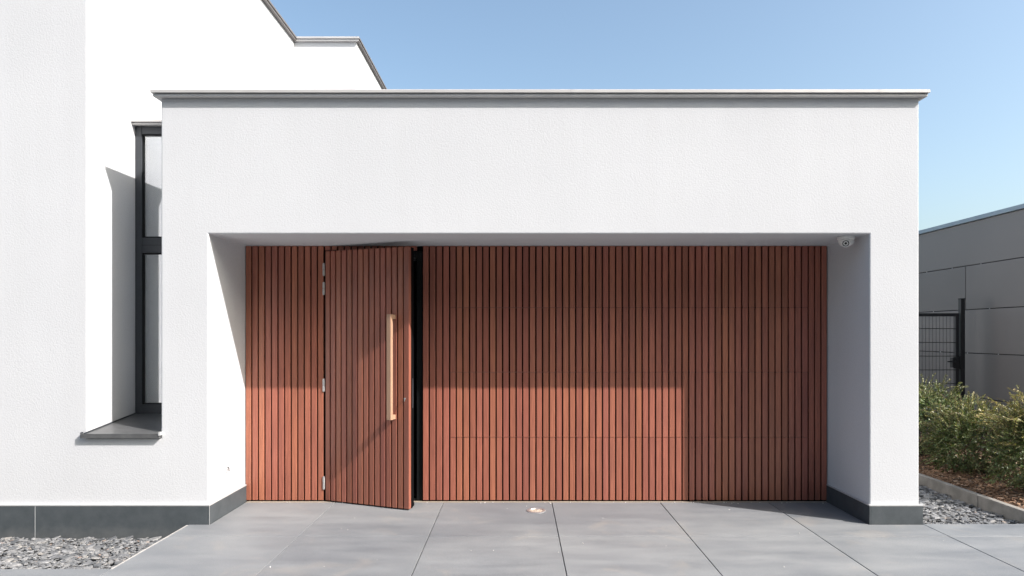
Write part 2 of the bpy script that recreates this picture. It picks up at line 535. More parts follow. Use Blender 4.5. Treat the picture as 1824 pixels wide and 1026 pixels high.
# copings: a two-step aluminium capping, each length its own piece
def coping_profile(o1=0.058, o2=0.044, zb=3.484, zt=3.540, back=0.30):
    zm = (zb + zt) / 2
    return [(back, zt + 0.004), (-o1 + 0.006, zt), (-o1, zt - 0.005), (-o1, zm + 0.002), (-o2 + 0.012, zm + 0.0005), (-o2 + 0.012, zm - 0.004),
            (-o2, zm - 0.006), (-o2, zb + 0.004), (-o2 + 0.004, zb), (0.0, zb), (0.0, zb + 0.012), (back, zb + 0.012)]
def coping_y(name, x0, x1, y, zb, zt, mat=ALU, m0=0.0, m1=0.0, back=0.3):
    """coping on a wall facing -Y; m0/m1 mitre the ends (+1: outside corner)"""
    pr = coping_profile(zb=zb, zt=zt, back=back)
    n = len(pr)
    vs = [(x0 + p[0] * m0, y + p[0], p[1]) for p in pr] + [(x1 - p[0] * m1, y + p[0], p[1]) for p in pr]
    fs = [tuple(range(n)), tuple(reversed(range(n, 2 * n)))] + [(i, i + n, (i + 1) % n + n, (i + 1) % n) for i in range(n)]
    return MB().poly(vs, fs).build(name, mat, house)
def coping_x(name, y0, y1, x, zb, zt, mat=ALU, m0=0.0, m1=0.0, side=1, back=0.3):
    """coping on a wall facing +X (side=1) or -X (side=-1)"""
    pr = coping_profile(zb=zb, zt=zt, back=back)
    n = len(pr)
    vs = [(x - side * p[0], y0 + p[0] * m0, p[1]) for p in pr] + [(x - side * p[0], y1 - p[0] * m1, p[1]) for p in pr]
    fs = [tuple(range(n)), tuple(reversed(range(n, 2 * n)))] + [(i, i + n, (i + 1) % n + n, (i + 1) % n) for i in range(n)]
    return MB().poly(vs, fs).build(name, mat, house)
edges = [XL, 0.44, 2.94, XR]
for k in range(3):
    coping_y('coping', edges[k] + (0.001 if k else 0), edges[k + 1] - (0.001 if k < 2 else 0), 0, 3.484, 3.540,
             m0=1 if k == 0 else 0, m1=1 if k == 2 else 0)
coping_x('coping', 0, 7.2, XR, 3.484, 3.540, m0=1, side=1)
coping_x('coping', 0, 0.6, XL, 3.484, 3.540, m0=1, side=-1, back=0.25)
for x in (0.44, 2.94):           # clips covering the butt joints
    MB().box(x - 0.010, x + 0.010, -0.0592, -0.056, 3.514, 3.537).build('coping_clip', ALU, house)
coping_x('coping', 0, 4.99, NX, 6.168, 6.235, ALU_DARK, m0=1, m1=-1, side=1)
coping_y('coping', NX, -2.544, 4.99, 6.168, 6.235, ALU, m0=-1, m1=1)
coping_x('coping', 4.99, 12, -2.544, 6.168, 6.235, ALU_DARK, m0=1, side=1)
coping_y('coping', -10, NX, 0, 6.168, 6.235, ALU, m1=1)
coping_y('coping', NX + 0.002, XL - 0.002, 0.668, 3.470, 3.512, ALU, back=0.2)

# window in the link between house and garage
WX0, WX1, WY = NX + 0.002, XL - 0.002, 0.675
win = MB()
zs = {'bot': (0.80, 0.905), 'tr': (2.305, 2.444), 'top': (3.400, 3.468)}
win.box(WX0, WX0 + 0.060, WY, WY + 0.08, 0.80, 3.468)
win.box(WX1 - 0.070, WX1, WY, WY + 0.08, 0.80, 3.468)
for a, b in zs.values():
    win.box(WX0 + 0.0601, WX1 - 0.0701, WY + 0.0015, WY + 0.079, a, b)
window = win.build('window', ANTHRACITE, house, bevel=0.003)
for (a, b) in ((0.905, 2.305), (2.444, 3.400)):
    s = MB()
    x0, x1 = WX0 + 0.0602, WX1 - 0.0702
    s.box(x0, x0 + 0.007, WY + 0.012, WY + 0.07, a + .0002, b - .0002)
    s.box(x1 - 0.012, x1, WY + 0.012, WY + 0.07, a + .0002, b - .0002)
    s.box(x0 + 0.0071, x1 - 0.0121, WY + 0.012, WY + 0.07, b - 0.0122, b - .0002)
    s.box(x0 + 0.0071, x1 - 0.0121, WY + 0.012, WY + 0.07, a + .0002, a + 0.0122)
    s.build('glazing_bead', BLACK_METAL, window)
    MB().box(x0 + 0.007, x1 - 0.012, WY + 0.028, WY + 0.034, a + 0.012, b - 0.012).build('pane', GLASS, window)
MB().box(WX0 + 0.0602, WX1 - 0.0702, WY - 0.0005, WY + 0.0015, 2.3735, 2.3765).build('transom_joint', BLACK_METAL, window)
MB().box(NX, XL, 1.7, 1.72, 0, 3.2).build('inner_wall', DARK_WALL, house)
MB().box(WX0 + 0.02, WX1 - 0.02, WY + 0.10, WY + 0.103, 0.82, 3.43).build('roller_blind', BLIND, window)

# sloping sill with a thin upstand on the left and an end cap on the right
sx0, sx1 = NX - 0.028, XL + 0.000
vs = [(sx0, -0.035, 0.712), (sx1, -0.035, 0.712), (sx1, -0.035, 0.742), (sx0, -0.035, 0.742),
      (NX, 0.675, 0.790), (XL, 0.675, 0.790), (XL, 0.675, 0.820), (NX, 0.675, 0.820)]
front_sill = MB()
t = 0.035 / 0.71
zb0, zt0 = 0.712 + t * 0.078, 0.742 + t * 0.078
front_sill.poly([(sx0, -0.035, 0.706), (sx1, -0.035, 0.706), (sx1, -0.035, 0.742), (sx0, -0.035, 0.742),
                 (sx0, -0.001, 0.706), (sx1, -0.001, 0.706), (sx1, -0.001, 0.7457), (sx0, -0.001, 0.7457)],
                [(0, 1, 2, 3), (7, 6, 5, 4), (0, 4, 5, 1), (3, 2, 6, 7), (0, 3, 7, 4), (1, 5, 6, 2)])
front_sill.poly([(NX + .001, -0.001, 0.7005), (XL - .001, -0.001, 0.7005), (XL - .001, -0.001, 0.7457), (NX + .001, -0.001, 0.7457),
                 (NX + .001, 0.674, 0.7005), (XL - .001, 0.674, 0.7005), (XL - .001, 0.674, 0.820), (NX + .001, 0.674, 0.820)],
                [(0, 1, 2, 3), (7, 6, 5, 4), (0, 4, 5, 1), (3, 2, 6, 7), (0, 3, 7, 4), (1, 5, 6, 2)])
sill = front_sill.build('window_sill', SILL_M, house)
up = MB()
up.poly([(NX + .0012, -0.036, 0.742), (NX + .009, -0.036, 0.742), (NX + .009, 0.674, 0.8205), (NX + .0012, 0.674, 0.8205),
         (NX + .0012, -0.036, 0.752), (NX + .009, -0.036, 0.752), (NX + .009, 0.674, 0.8305), (NX + .0012, 0.674, 0.8305)],
        [(3, 2, 1, 0), (4, 5, 6, 7), (0, 1, 5, 4), (1, 2, 6, 5), (2, 3, 7, 6), (3, 0, 4, 7)])
up.build('sill_upstand', ANTHRACITE, sill)
MB().box(XL - 0.004, XL + 0.010, -0.040, -0.0005, 0.728, 0.756).build('sill_end_cap', TRIM, sill)
MB().box(sx0 - 0.003, sx0 - 0.0002, -0.0365, -0.0005, 0.704, 0.754).build('sill_end_cap', ANTHRACITE, sill)

# plinth panels with their zinc cover strips
PT = 0.150
def plinth(x0, x1, y0, y1, zb=-0.28):
    MB().box(x0, x1, y0, y1, zb, PT).build('plinth_panel', PLINTH, house, bevel=0.002)
px = [OL + 0.0, -3.94, -5.35, -6.76, -8.17, -9.58]
for a, b in zip(px[:-1], px[1:]):
    plinth(b + 0.003, a - (0.0 if a == px[0] else 0.003), -0.018, -0.0005)
for x in px[1:]:
    MB().box(x - 0.003, x + 0.003, -0.0165, -0.0005, -0.28, PT - 0.001).build('joint_strip', TRIM, house)
plinth(OL + 0.0005, OL + 0.018, -0.018, 0.715)
plinth(OR_ - 0.013, OR_ - 0.0005, -0.020, 0.735)
plinth(OR_ + 0.0, XR + 0.022, -0.020, -0.0005)
plinth(XR + 0.0005, XR + 0.022, -0.0003, 7.0)
for bx in ((-9.6, OL + 0.0185, -0.0205, 0.004), (OL - 0.004, OL + 0.0185, 0.0041, 0.715), (OR_ - 0.0135, XR + 0.024, -0.0225, 0.004), (OR_ - 0.0135, OR_ + 0.004, 0.0041, 0.735)):
    MB().box(*bx, PT + .0002, PT + 0.010).build('cover_strip', TRIM, house)
MB().box(OL + 0.0165, OL + 0.0195, -0.0195, -0.0165, -0.01, PT).build('joint_strip', TRIM, house)

# stub of cable poking from the left reveal
c = MB()
c.cyl((OL - 0.01, 0.36, 0.392), (OL + 0.012, 0.355, 0.388), 0.004, 8)
c.cyl((OL + 0.012, 0.355, 0.388), (OL + 0.034, 0.31, 0.368), 0.004, 8)
c.build('cable_stub', BLACK_METAL, house)

# --- timber slats -------------------------------------------------
ST = 0.030
def slat_mesh(w, h, depth=ST):
    c = 0.0026
    pts = [(-w / 2, depth), (-w / 2, c), (-w / 2 + c, 0), (w / 2 - c, 0), (w / 2, c), (w / 2, depth)]
    return MB().prism(pts, 'z', 0, h).mesh('slat', WOOD)
def add_slat(me, parent, x, y, z):
    o = link('slat', me, parent, loc=(x + random.uniform(-.0006, .0006), y + random.uniform(-.0008, .0008), z),
             rot=(0, 0, random.uniform(-.006, .006)))
    o.color = (random.random(), random.random(), 0, 1)
    return o
GAP = 0.0132
ZB, ZT = 0.012, 2.373

# fixed panel left of the entrance door
HX = -1.797
left_panel = MB().box(OL + 0.001, HX - 0.006, SLAT_Y + ST + 0.010, SLAT_Y + 0.075, 0.002, SOFFIT - 0.001).build('cladding_panel', BLACK, house)
n = 12
pitch = (HX - 0.004 - OL) / n
sm = slat_mesh(pitch - GAP, ZT - ZB)
for i in range(n):
    add_slat(sm, left_panel, OL + (i + 0.5) * pitch, SLAT_Y, ZB)
RX = -0.887
# strip of short slats over the door
over = MB().box(HX - 0.005, RX - 0.002, SLAT_Y + ST + 0.010, SLAT_Y + 0.075, 2.332, SOFFIT - 0.001).build('cladding_panel', BLACK, house)
pitch = 0.0618
sm = slat_mesh(pitch - GAP, ZT - 2.334)
for i in range(15):
    x = HX + (i + 0.5) * pitch
    if x < RX - 0.02: add_slat(sm, over, x, SLAT_Y, 2.334)
# garage door: plain strips at its sides and four sections between them
SX0, SX1 = -0.6335, 2.703
gd = MB()
SECT = [(ZB, 0.593), (0.597, 1.198), (1.202, 1.799), (1.803, ZT)]
for a, b in SECT:
    gd.box(SX0 + .001, SX1 - .001, SLAT_Y + ST + 0.010, SLAT_Y + 0.07, a - (0.008 if a == ZB else 0), b + (0.002 if b == ZT else 0))
gd.box(RX, SX0 - .001, SLAT_Y + ST + 0.010, SLAT_Y + 0.075, 0.003, SOFFIT - .001)
gd.box(SX1 + .001, OR_ - .002, SLAT_Y + ST + 0.010, SLAT_Y + 0.075, 0.003, SOFFIT - .001)
gd.box(RX, OR_ - .002, SLAT_Y + 0.080, SLAT_Y + 0.09, 0.003, SOFFIT - .001)
garage_door = gd.build('garage_door', BLACK, house)
p4 = (SX0 - RX) / 4
sm4 = slat_mesh(p4 - GAP, ZT - ZB)
for i in range(4): add_slat(sm4, garage_door, RX + (i + 0.5) * p4, SLAT_Y, ZB)
p3 = (OR_ - 0.003 - SX1) / 3
sm3 = slat_mesh(p3 - GAP, ZT - ZB)
for i in range(3): add_slat(sm3, garage_door, SX1 + (i + 0.5) * p3, SLAT_Y, ZB)
pm = (SX1 - SX0) / 54
cols = [(random.uniform(-.0006, .0006), random.uniform(-.0008, .0008), random.random(), random.random()) for _ in range(54)]
for a, b in SECT:
    me = slat_mesh(pm - GAP, b - a)
    for i in range(54):
        o = link('slat', me, garage_door, loc=(SX0 + (i + 0.5) * pm + cols[i][0], SLAT_Y + cols[i][1] + random.uniform(-.0003, .0003), a),
             rot=(0, 0, random.uniform(-.004, .004)))
        o.color = (min(1, max(0, cols[i][2] + random.uniform(-.25, .25))), cols[i][3], 0, 1)
    if b != ZT:
        MB().box(SX0 + .002, SX1 - .002, SLAT_Y + 0.016, SLAT_Y + 0.027, b - 0.003, b + 0.007).build('section_seal', simple('section_seal_red', (0.07, 0.028, 0.022), 0.7), garage_door)
MB().box(RX, OR_ - 0.013, SLAT_Y + 0.008, SLAT_Y + 0.036, 0.001, 0.0095).build('bottom_seal', BLACK, garage_door)

# door frame of the entrance opening
jm = MB()
jm.box(RX - 0.055, RX - 0.002, SLAT_Y + 0.022, SLAT_Y + 0.12, 0.002, 2.328)
jm.box(HX + 0.012, RX - 0.0551, SLAT_Y + 0.022, SLAT_Y + 0.12, 2.272, 2.328)
jm.box(HX - 0.005, HX + 0.0119, SLAT_Y + 0.032, SLAT_Y + 0.12, 0.002, 2.328)
frame = jm.build('door_frame', BLACK_METAL, house, bevel=0.003)
MB().box(HX + 0.013, RX - 0.056, SLAT_Y + 0.06, SLAT_Y + 0.066, 2.2665, 2.2715).build('frame_seal', TRIM, frame)
MB().box(HX + 0.013, RX - 0.056, SLAT_Y + 0.095, SLAT_Y + 0.10, 2.2495, 2.2555).build('frame_seal', TRIM, frame)
MB().box(HX + 0.013, RX - 0.0555, SLAT_Y + 0.03, SLAT_Y + 0.115, 0.002, 0.02).build('threshold', BLACK_METAL, frame)
for z in (2.17, 1.98, 1.90):
    MB().box(RX - 0.0565, RX - 0.0552, SLAT_Y + 0.05, SLAT_Y + 0.065, z, z + 0.035).build('strike_plate', STEEL, frame)

# the entrance door standing ajar
TH = math.radians(21.3)
LD = 0.901
door = bpy.data.objects.new('entrance_door', None)
door.parent = house
door.location = (HX + 0.002, SLAT_Y, 0)
door.rotation_euler = (0, 0, -TH)
COL.objects.link(door)
DB, DT = 0.014, 2.324
MB().box(0.004, LD - 0.001, ST + 0.006, 0.085, DB + 0.004, DT - 0.002).build('door_core', BLACK, door, bevel=0.002)
dp = (LD - 0.004) / 15
sm = slat_mesh(dp - GAP, DT - DB)
for i in range(15):
    if i == 14:
        add_slat(slat_mesh(dp - GAP / 2, DT - DB, 0.034), door, 0.004 + (i + 0.5) * dp + GAP / 4, 0, DB)
    else:
        add_slat(sm, door, 0.004 + (i + 0.5) * dp, 0, DB)
MB().box(LD - 0.0006, LD + 0.0015, 0.058, 0.070, 0.90, 1.16).build('lock_plate', ANTHRACITE, door)
h = MB()
HXD, HW, HD_, HOFF = 0.747, 0.043, 0.036, 0.050
h.box(HXD - HW / 2, HXD + HW / 2, -HOFF - HD_, -HOFF, 0.80, 1.728)
handle = h.build('handle', HANDLE_WOOD, door, bevel=0.002)
for z in (0.801, 1.687):
    MB().box(HXD - HW / 2 + .001, HXD + HW / 2 - .001, -HOFF + .0003, -0.0015, z, z + 0.04).build('handle_bracket', HANDLE_WOOD, handle, bevel=0.0015)
lk = MB()
lk.cyl((0.862, -0.0005, 0.985), (0.862, -0.010, 0.985), 0.0075, 16)
lock = lk.build('lock_cylinder', STEEL, door)
MB().box(0.8590, 0.8650, -0.0125, -0.0102, 0.962, 0.983).build('key_guard', STEEL, lock)
for y_px in (480, 514, 686, 860):
    zc = 1.55 + (596 - y_px) * 0.005219
    hg = MB()
    hg.cyl((0, 0, zc - 0.052), (0, 0, zc - 0.0015), 0.0115, 12)
    hg.cyl((0, 0, zc + 0.0015), (0, 0, zc + 0.052), 0.0115, 12)
    hg.cyl((0, 0, zc - 0.06), (0, 0, zc - 0.0525), 0.0095, 12)
    hg.cyl((0, 0, zc + 0.0525), (0, 0, zc + 0.06), 0.0095, 12)
    hg.build('hinge', STEEL, door, loc=(-0.006, -0.003, 0))
ds = MB()
ds.box(LD - 0.05, LD - 0.01, 0.0855, 0.11, 0.02, 0.05)
ds.cyl((LD - 0.03, 0.09, 0.002), (LD - 0.03, 0.09, 0.03), 0.012, 12)
ds.cyl((LD - 0.018, 0.088, 0.03), (LD - 0.014, 0.086, 0.09), 0.005, 8)
ds.build('door_stop', BLACK_METAL, door)

# ------------------------------------------------------------------ security camera under the soffit
sc = thing('security_camera', 'small white turret security camera fixed under the garage soffit', 'security camera', (2.775, 0.17, SOFFIT - 0.001))
MB().lathe([(0, 0), (0.066, 0), (0.068, -0.006), (0.068, -0.018), (0.062, -0.026), (0, -0.026)]).build('base', WHITE_PLASTIC, sc, smooth=False)
sh = MB().lathe([(0.058, -0.0262), (0.060, -0.04), (0.056, -0.055), (0.046, -0.068), (0.030, -0.078), (0.012, -0.083), (0, -0.084)])
sh.build('shell', WHITE_PLASTIC, sc, smooth=True)
d = Vector((-0.42, -0.86, -0.28)).normalized()
q = d.to_track_quat('Z', 'Y').to_euler()
ey = MB().lathe([(0, 0.0), (0.034, 0.0), (0.034, 0.024), (0.031, 0.029), (0.027, 0.029)], 28)
eye = ey.build('eyeball', WHITE_PLASTIC, sc, smooth=False, loc=Vector((-0.008, -0.012, -0.048)) + d * 0.028, rot=q)
MB().lathe([(0.027, 0.0285), (0.020, 0.0285), (0.020, 0.0265), (0.0, 0.0265)], 28).build('lens', LENS, eye)
MB().lathe([(0.018, 0.0270), (0.018, 0.029), (0.011, 0.029), (0.011, 0.0270)], 28).build('lens_ring', WHITE_PLASTIC, eye)

# ------------------------------------------------------------------ round cap set in the paving
gc = thing('ground_cap', 'small round metal cap set in the paving before the garage door', 'ground cap', (0.163, 0.394, 0.0005))
MB().lathe([(0.082, -0.01), (0.082, 0.004), (0.078, 0.006), (0.060, 0.006), (0.058, 0.003), (0.058, -0.01)], 40).build('ring', STEEL, gc, smooth=False)
MB().lathe([(0.0, 0.0042), (0.046, 0.0042), (0.0575, 0.002), (0.0575, -0.01)], 40).build('lid', LABEL_GREY, gc)
MB().cyl((0.01, 0.012, 0.0043), (0.01, 0.012, 0.007), 0.009, 12).build('bolt', STEEL, gc)

# ------------------------------------------------------------------ slate beds
def chip(size):
    """irregular flat flake as verts/faces round the origin"""
    k = random.choice((5, 6, 6, 7))
    a0 = random.uniform(0, 6.28)
    el = random.uniform(0.32, 0.8)
    pts = []
    for i in range(k):
        a = a0 + 2 * math.pi * (i + random.uniform(-0.28, 0.28)) / k
        r = size * 0.5 * random.uniform(0.75, 1.15)
        pts.append((r * math.cos(a), r * el * math.sin(a)))
    t = size * random.uniform(0.05, 0.12)
    vs = [(x, y, -t / 2) for x, y in pts] + [(x * random.uniform(.8, .97), y * random.uniform(.8, .97), t / 2 + random.uniform(-.25, .25) * t) for x, y in pts]
    fs = [tuple(reversed(range(k))), tuple(range(k, 2 * k))] + [(i, (i + 1) % k, (i + 1) % k + k, i + k) for i in range(k)]
    return vs, fs
def place(vs, loc, tilt):
    R = Matrix.Rotation(random.uniform(0, 6.28), 3, 'Z') @ Matrix.Rotation(random.gauss(0, tilt), 3, 'X') @ Matrix.Rotation(random.gauss(0, tilt), 3, 'Y')
    return [R @ Vector(v) + Vector(loc) for v in vs]

def slate_bed(poly_in, x0, x1, y0, y1, base_z, count, vis, n_single, sizes, hump, label):
    bed = MB().box(x0, x1, y0, y1, -0.29, base_z).build('slate_bed', SUBSLATE)
    bed['kind'] = 'structure'
    stuff = MB()
    def spot():
        while True:
            if random.random() < 0.93:
                x, y = random.uniform(vis[0], vis[1]), random.uniform(vis[2], vis[3])
            else:
                x, y = random.uniform(x0, x1), random.uniform(y0, y1)
            if poly_in(x, y): return x, y
    for _ in range(count):
        x, y = spot()
        s = random.uniform(*sizes[0])
        vs, fs = chip(s)
        stuff.poly(place(vs, (x, y, base_z + hump(x, y) + random.uniform(0.0, 0.024)), 0.20), fs)
    st = stuff.build('slate_chips', SLATE_STUFF, bed)
    st['kind'] = 'stuff'
    chips = []
    for _ in range(24):
        vs, fs = chip(1.0)
        chips.append(MB().poly(vs, fs).mesh('slate_chip', SLATE_OBJ))
    for _ in range(n_single):
        while True:
            x, y = random.uniform(vis[0], vis[1]), random.uniform(vis[2], vis[3])
            if poly_in(x, y): break
        s = random.uniform(*sizes[1])
        o = link('slate_chip', random.choice(chips), bed, loc=(x, y, base_z + hump(x, y) + random.uniform(0.014, 0.026)),
                 rot=(random.gauss(0, .10), random.gauss(0, .10), random.uniform(0, 6.28)))
        o.scale = (s, s, s * random.uniform(0.8, 1.1))
    return bed

slate_bed(lambda x, y: -9.6 < x < -2.735 and -1.02 < y < -0.045, -9.7, -2.7025, -1.0335, -0.0005, -0.135, 7000,
          (-4.45, -2.735, -1.02, -0.045), 290, ((0.02, 0.055), (0.05, 0.105)), lambda x, y: 0.012, 'left')
slate_bed(lambda x, y: 3.34 < x < 4.19 and 0.02 < y < 6.4, XR + 0.0225, 4.199, 0.0005, 6.5, -0.045, 4200,
          (3.34, 4.19, 0.02, 2.6), 220, ((0.025, 0.06), (0.05, 0.10)), lambda x, y: 0.008, 'right')

# ------------------------------------------------------------------ kerb and planting bed on the right
kerb = MB().box(4.212, 4.248, -0.0, 6.5, -0.29, -0.02).build('kerb', CONCRETE)
kerb['kind'] = 'structure'
ky = [0.0, 0.62, 1.62, 2.62, 3.62, 4.62, 5.62, 6.5]
for a, b in zip(ky[:-1], ky[1:]):
    MB().box(4.20, 4.26, a + 0.003, b - 0.003, -0.1, 0.085 + random.uniform(-.006, .004)).build('kerb_stone', CONCRETE, kerb, bevel=0.006, loc=(random.uniform(-.004, .004), 0, 0))

def soil_h(x, y):
    return 0.055 + 0.05 * min(1, max(0, (x - 4.3) / 0.8)) + 0.012 * math.sin(x * 5.1 + y * 3.3) + 0.01 * math.sin(y * 7.7 - x * 2.0)
sv, sf = [], []
nx_, ny_ = 24, 70
for j in range(ny_ + 1):
    for i in range(nx_ + 1):
        x = 4.262 + (6.56 - 4.262) * i / nx_; y = 0.003 + 6.5 * j / ny_
        sv.append((x, y, soil_h(x, y)))
for j in range(ny_):
    for i in range(nx_):
        a = j * (nx_ + 1) + i
        sf.append((a, a + 1, a + nx_ + 2, a + nx_ + 1))
soil = MB().poly(sv, sf)
soil.poly([(4.262, .003, soil_h(4.262, .003)), (6.56, .003, soil_h(6.56, .003)), (6.56, .003, -.29), (4.262, .003, -.29)], [(0, 1, 2, 3)])
soil = soil.build('soil_bed', SOIL)
soil['kind'] = 'structure'
mul = MB()
for _ in range(6500):
    x = 4.27 + 1.5 * random.random() ** 1.5; y = random.uniform(0.01, 3.4)
    s = random.uniform(0.012, 0.045)
    w, t = s * random.uniform(.25, .6), s * random.uniform(.08, .2)
    b = MB().box(-s / 2, s / 2, -w / 2, w / 2, -t / 2, t / 2)
    mul.poly(place(b.v, (x, y, soil_h(x, y) + random.uniform(0.0, 0.016)), 0.3), b.f)
mo = mul.build('bark_mulch', MULCH_M)
tag(mo, 'brown bark mulch spread between the kerb and the shrubs', 'mulch', kind='stuff')

# loose pale grit on the paving
gr = MB()
for _ in range(30):
    x = random.uniform(-1.8, 4.2); y = -1.6 + 2.25 * random.random()
    if y > -0.03 and not (OL + .05 < x < OR_ - .05): continue
    s = random.choice((0.003, 0.0035, 0.004, 0.006))
    vs, fs = chip(s * 2)
    vs = [(a, b, c * 5) for a, b, c in vs]
    gr.poly(place(vs, (x, y, s * 0.5), 0.2), fs)
for _ in range(60):
    x = random.uniform(OL + .05, OR_ - .05); y = 0.68 - abs(random.gauss(0, 0.02))
    vs, fs = chip(random.uniform(.006, .014))
    gr.poly(place([(a, b, c * 4) for a, b, c in vs], (x, y, 0.004), 0.2), fs)
go = gr.build('grit', GRIT_M)
tag(go, 'pale bits of grit scattered on the grey paving slabs', 'grit', kind='stuff')

# ------------------------------------------------------------------ neighbouring building clad in grey panels
BX, BY0, BY1 = 6.6, 2.15, 15.0
bl = thing('panelled_building', 'low grey building clad in large flat metal panels beyond the shrubs', 'building', (BX, BY0, 0))
def bbox(name, mat, x0, x1, y0, y1, z0, z1, bevel=0.0):
    return MB().box(x0 - BX, x1 - BX, y0 - BY0, y1 - BY0, z0, z1).build(name, mat, bl, bevel=bevel)
bbox('core_wall', BLACK, BX + 0.03, BX + 8, BY0 + 0.03, BY1, -0.3, 3.19)
rows = [(0.0, 0.64), (0.64, 1.28), (1.28, 1.915), (1.915, 2.560), (2.560, 3.190)]
for r, (a, b) in enumerate(rows):
    off = 4.296 if r == 3 else 2.70
    cuts = sorted(set([BY0] + [off + 3.2 * k for k in range(-2, 6) if BY0 + 0.2 < off + 3.2 * k < BY1] + [BY1]))
    for c0, c1 in zip(cuts[:-1], cuts[1:]):
        bbox('facade_panel', PANEL, BX, BX + 0.025, c0 + 0.006, c1 - 0.006, a + 0.005, b - 0.005, 0.002)
    for c0, c1 in ((BX + .0, BX + 3.2), (BX + 3.2, BX + 6.4)):
        bbox('facade_panel', PANEL, c0 + (0.032 if c0 == BX else .006), c1 - 0.006, BY0 + .003, BY0 + 0.028, a + 0.005, b - 0.005, 0.002)
    for k in range(5):
        y = 3.3 + 0.62 * k + 0.17 * r
        if r: bbox('panel_clip', TRIM, BX + 0.004, BX + 0.012, y, y + 0.012, a - 0.0045, a + 0.0045)
bbox('roof_coping', ALU_SKY, BX - 0.035, BX + 8, BY0 - 0.03, BY1, 3.192, 3.252, 0.004)
bbox('roof', BLACK, BX + 0.2, BX + 7.9, BY0 + 0.2, BY1, 3.2525, 3.27)

# ------------------------------------------------------------------ mesh gate and its post
GY = 4.02
gate = thing('mesh_gate', 'black double wire mesh gate between the garage and the grey building', 'gate', (3.45, GY, -0.05))
GW, GH = 2.855, 1.905
def tube_box(name, x0, x1, y0, y1, z0, z1, mat=GATE_METAL, parent=None, bevel=0.002):
    return MB().box(x0, x1, y0, y1, z0, z1).build(name, mat, parent or gate, bevel=bevel)
tube_box('frame_bar', 0, 0.045, -0.02, 0.02, 0.05, GH)
tube_box('frame_bar', GW - 0.045, GW, -0.02, 0.02, 0.05, GH)
tube_box('frame_bar', 0.0452, GW - 0.0452, -0.02, 0.02, GH - 0.045, GH)
tube_box('frame_bar', 0.0452, GW - 0.0452, -0.02, 0.02, 0.05, 0.095)
vw = MB().cyl((0, 0, 0.09), (0, 0, GH - 0.04), 0.0028, 6).mesh('vertical_wire', GATE_METAL)
i = 0
x = 0.09
while x < GW - 0.06:
    link('vertical_wire', vw, gate, loc=(x, 0, 0)); x += 0.05
hw = MB()
for dy in (-0.006, 0.006):
    hw.box(0.04, GW - 0.04, dy - 0.0032, dy + 0.0032, -0.0045, 0.0045)
hm = hw.mesh('horizontal_wire', GATE_METAL)
z = GH - 0.022 - 0.197
while z > 0.12:
    link('horizontal_wire', hm, gate, loc=(0, 0, z)); z -= 0.197
lt = MB().box(GW - 0.085, GW + 0.0, -0.035, -0.0205, 1.12, 1.28)
lt.box(GW - 0.10, GW - 0.045, -0.0345, 0.03, 1.13, 1.27)
lock2 = lt.build('lock_case', GATE_METAL, gate, bevel=0.003)
hn = MB().cyl((GW - 0.065, -0.05, 1.215), (GW - 0.065, -0.034, 1.215), 0.010, 10)
hn.cyl((GW - 0.065, -0.05, 1.215), (GW - 0.185, -0.052, 1.215), 0.0095, 10)
hn.build('lever', GATE_METAL, lock2)
post = thing('gate_post', 'tall black square steel post at the latch side of the mesh gate', 'post', (6.355, GY, -0.05))
MB().box(-0.03, 0.03, -0.03, 0.03, 0, 2.105).build('shaft', GATE_METAL, post, bevel=0.003)
MB().box(-0.033, 0.033, -0.033, 0.033, 2.1052, 2.118).build('cap', BLACK_METAL, post, bevel=0.003)
MB().box(-0.045, -0.0302, -0.045, 0.02, 1.10, 1.30).build('strike_box', GATE_METAL, post, bevel=0.002)

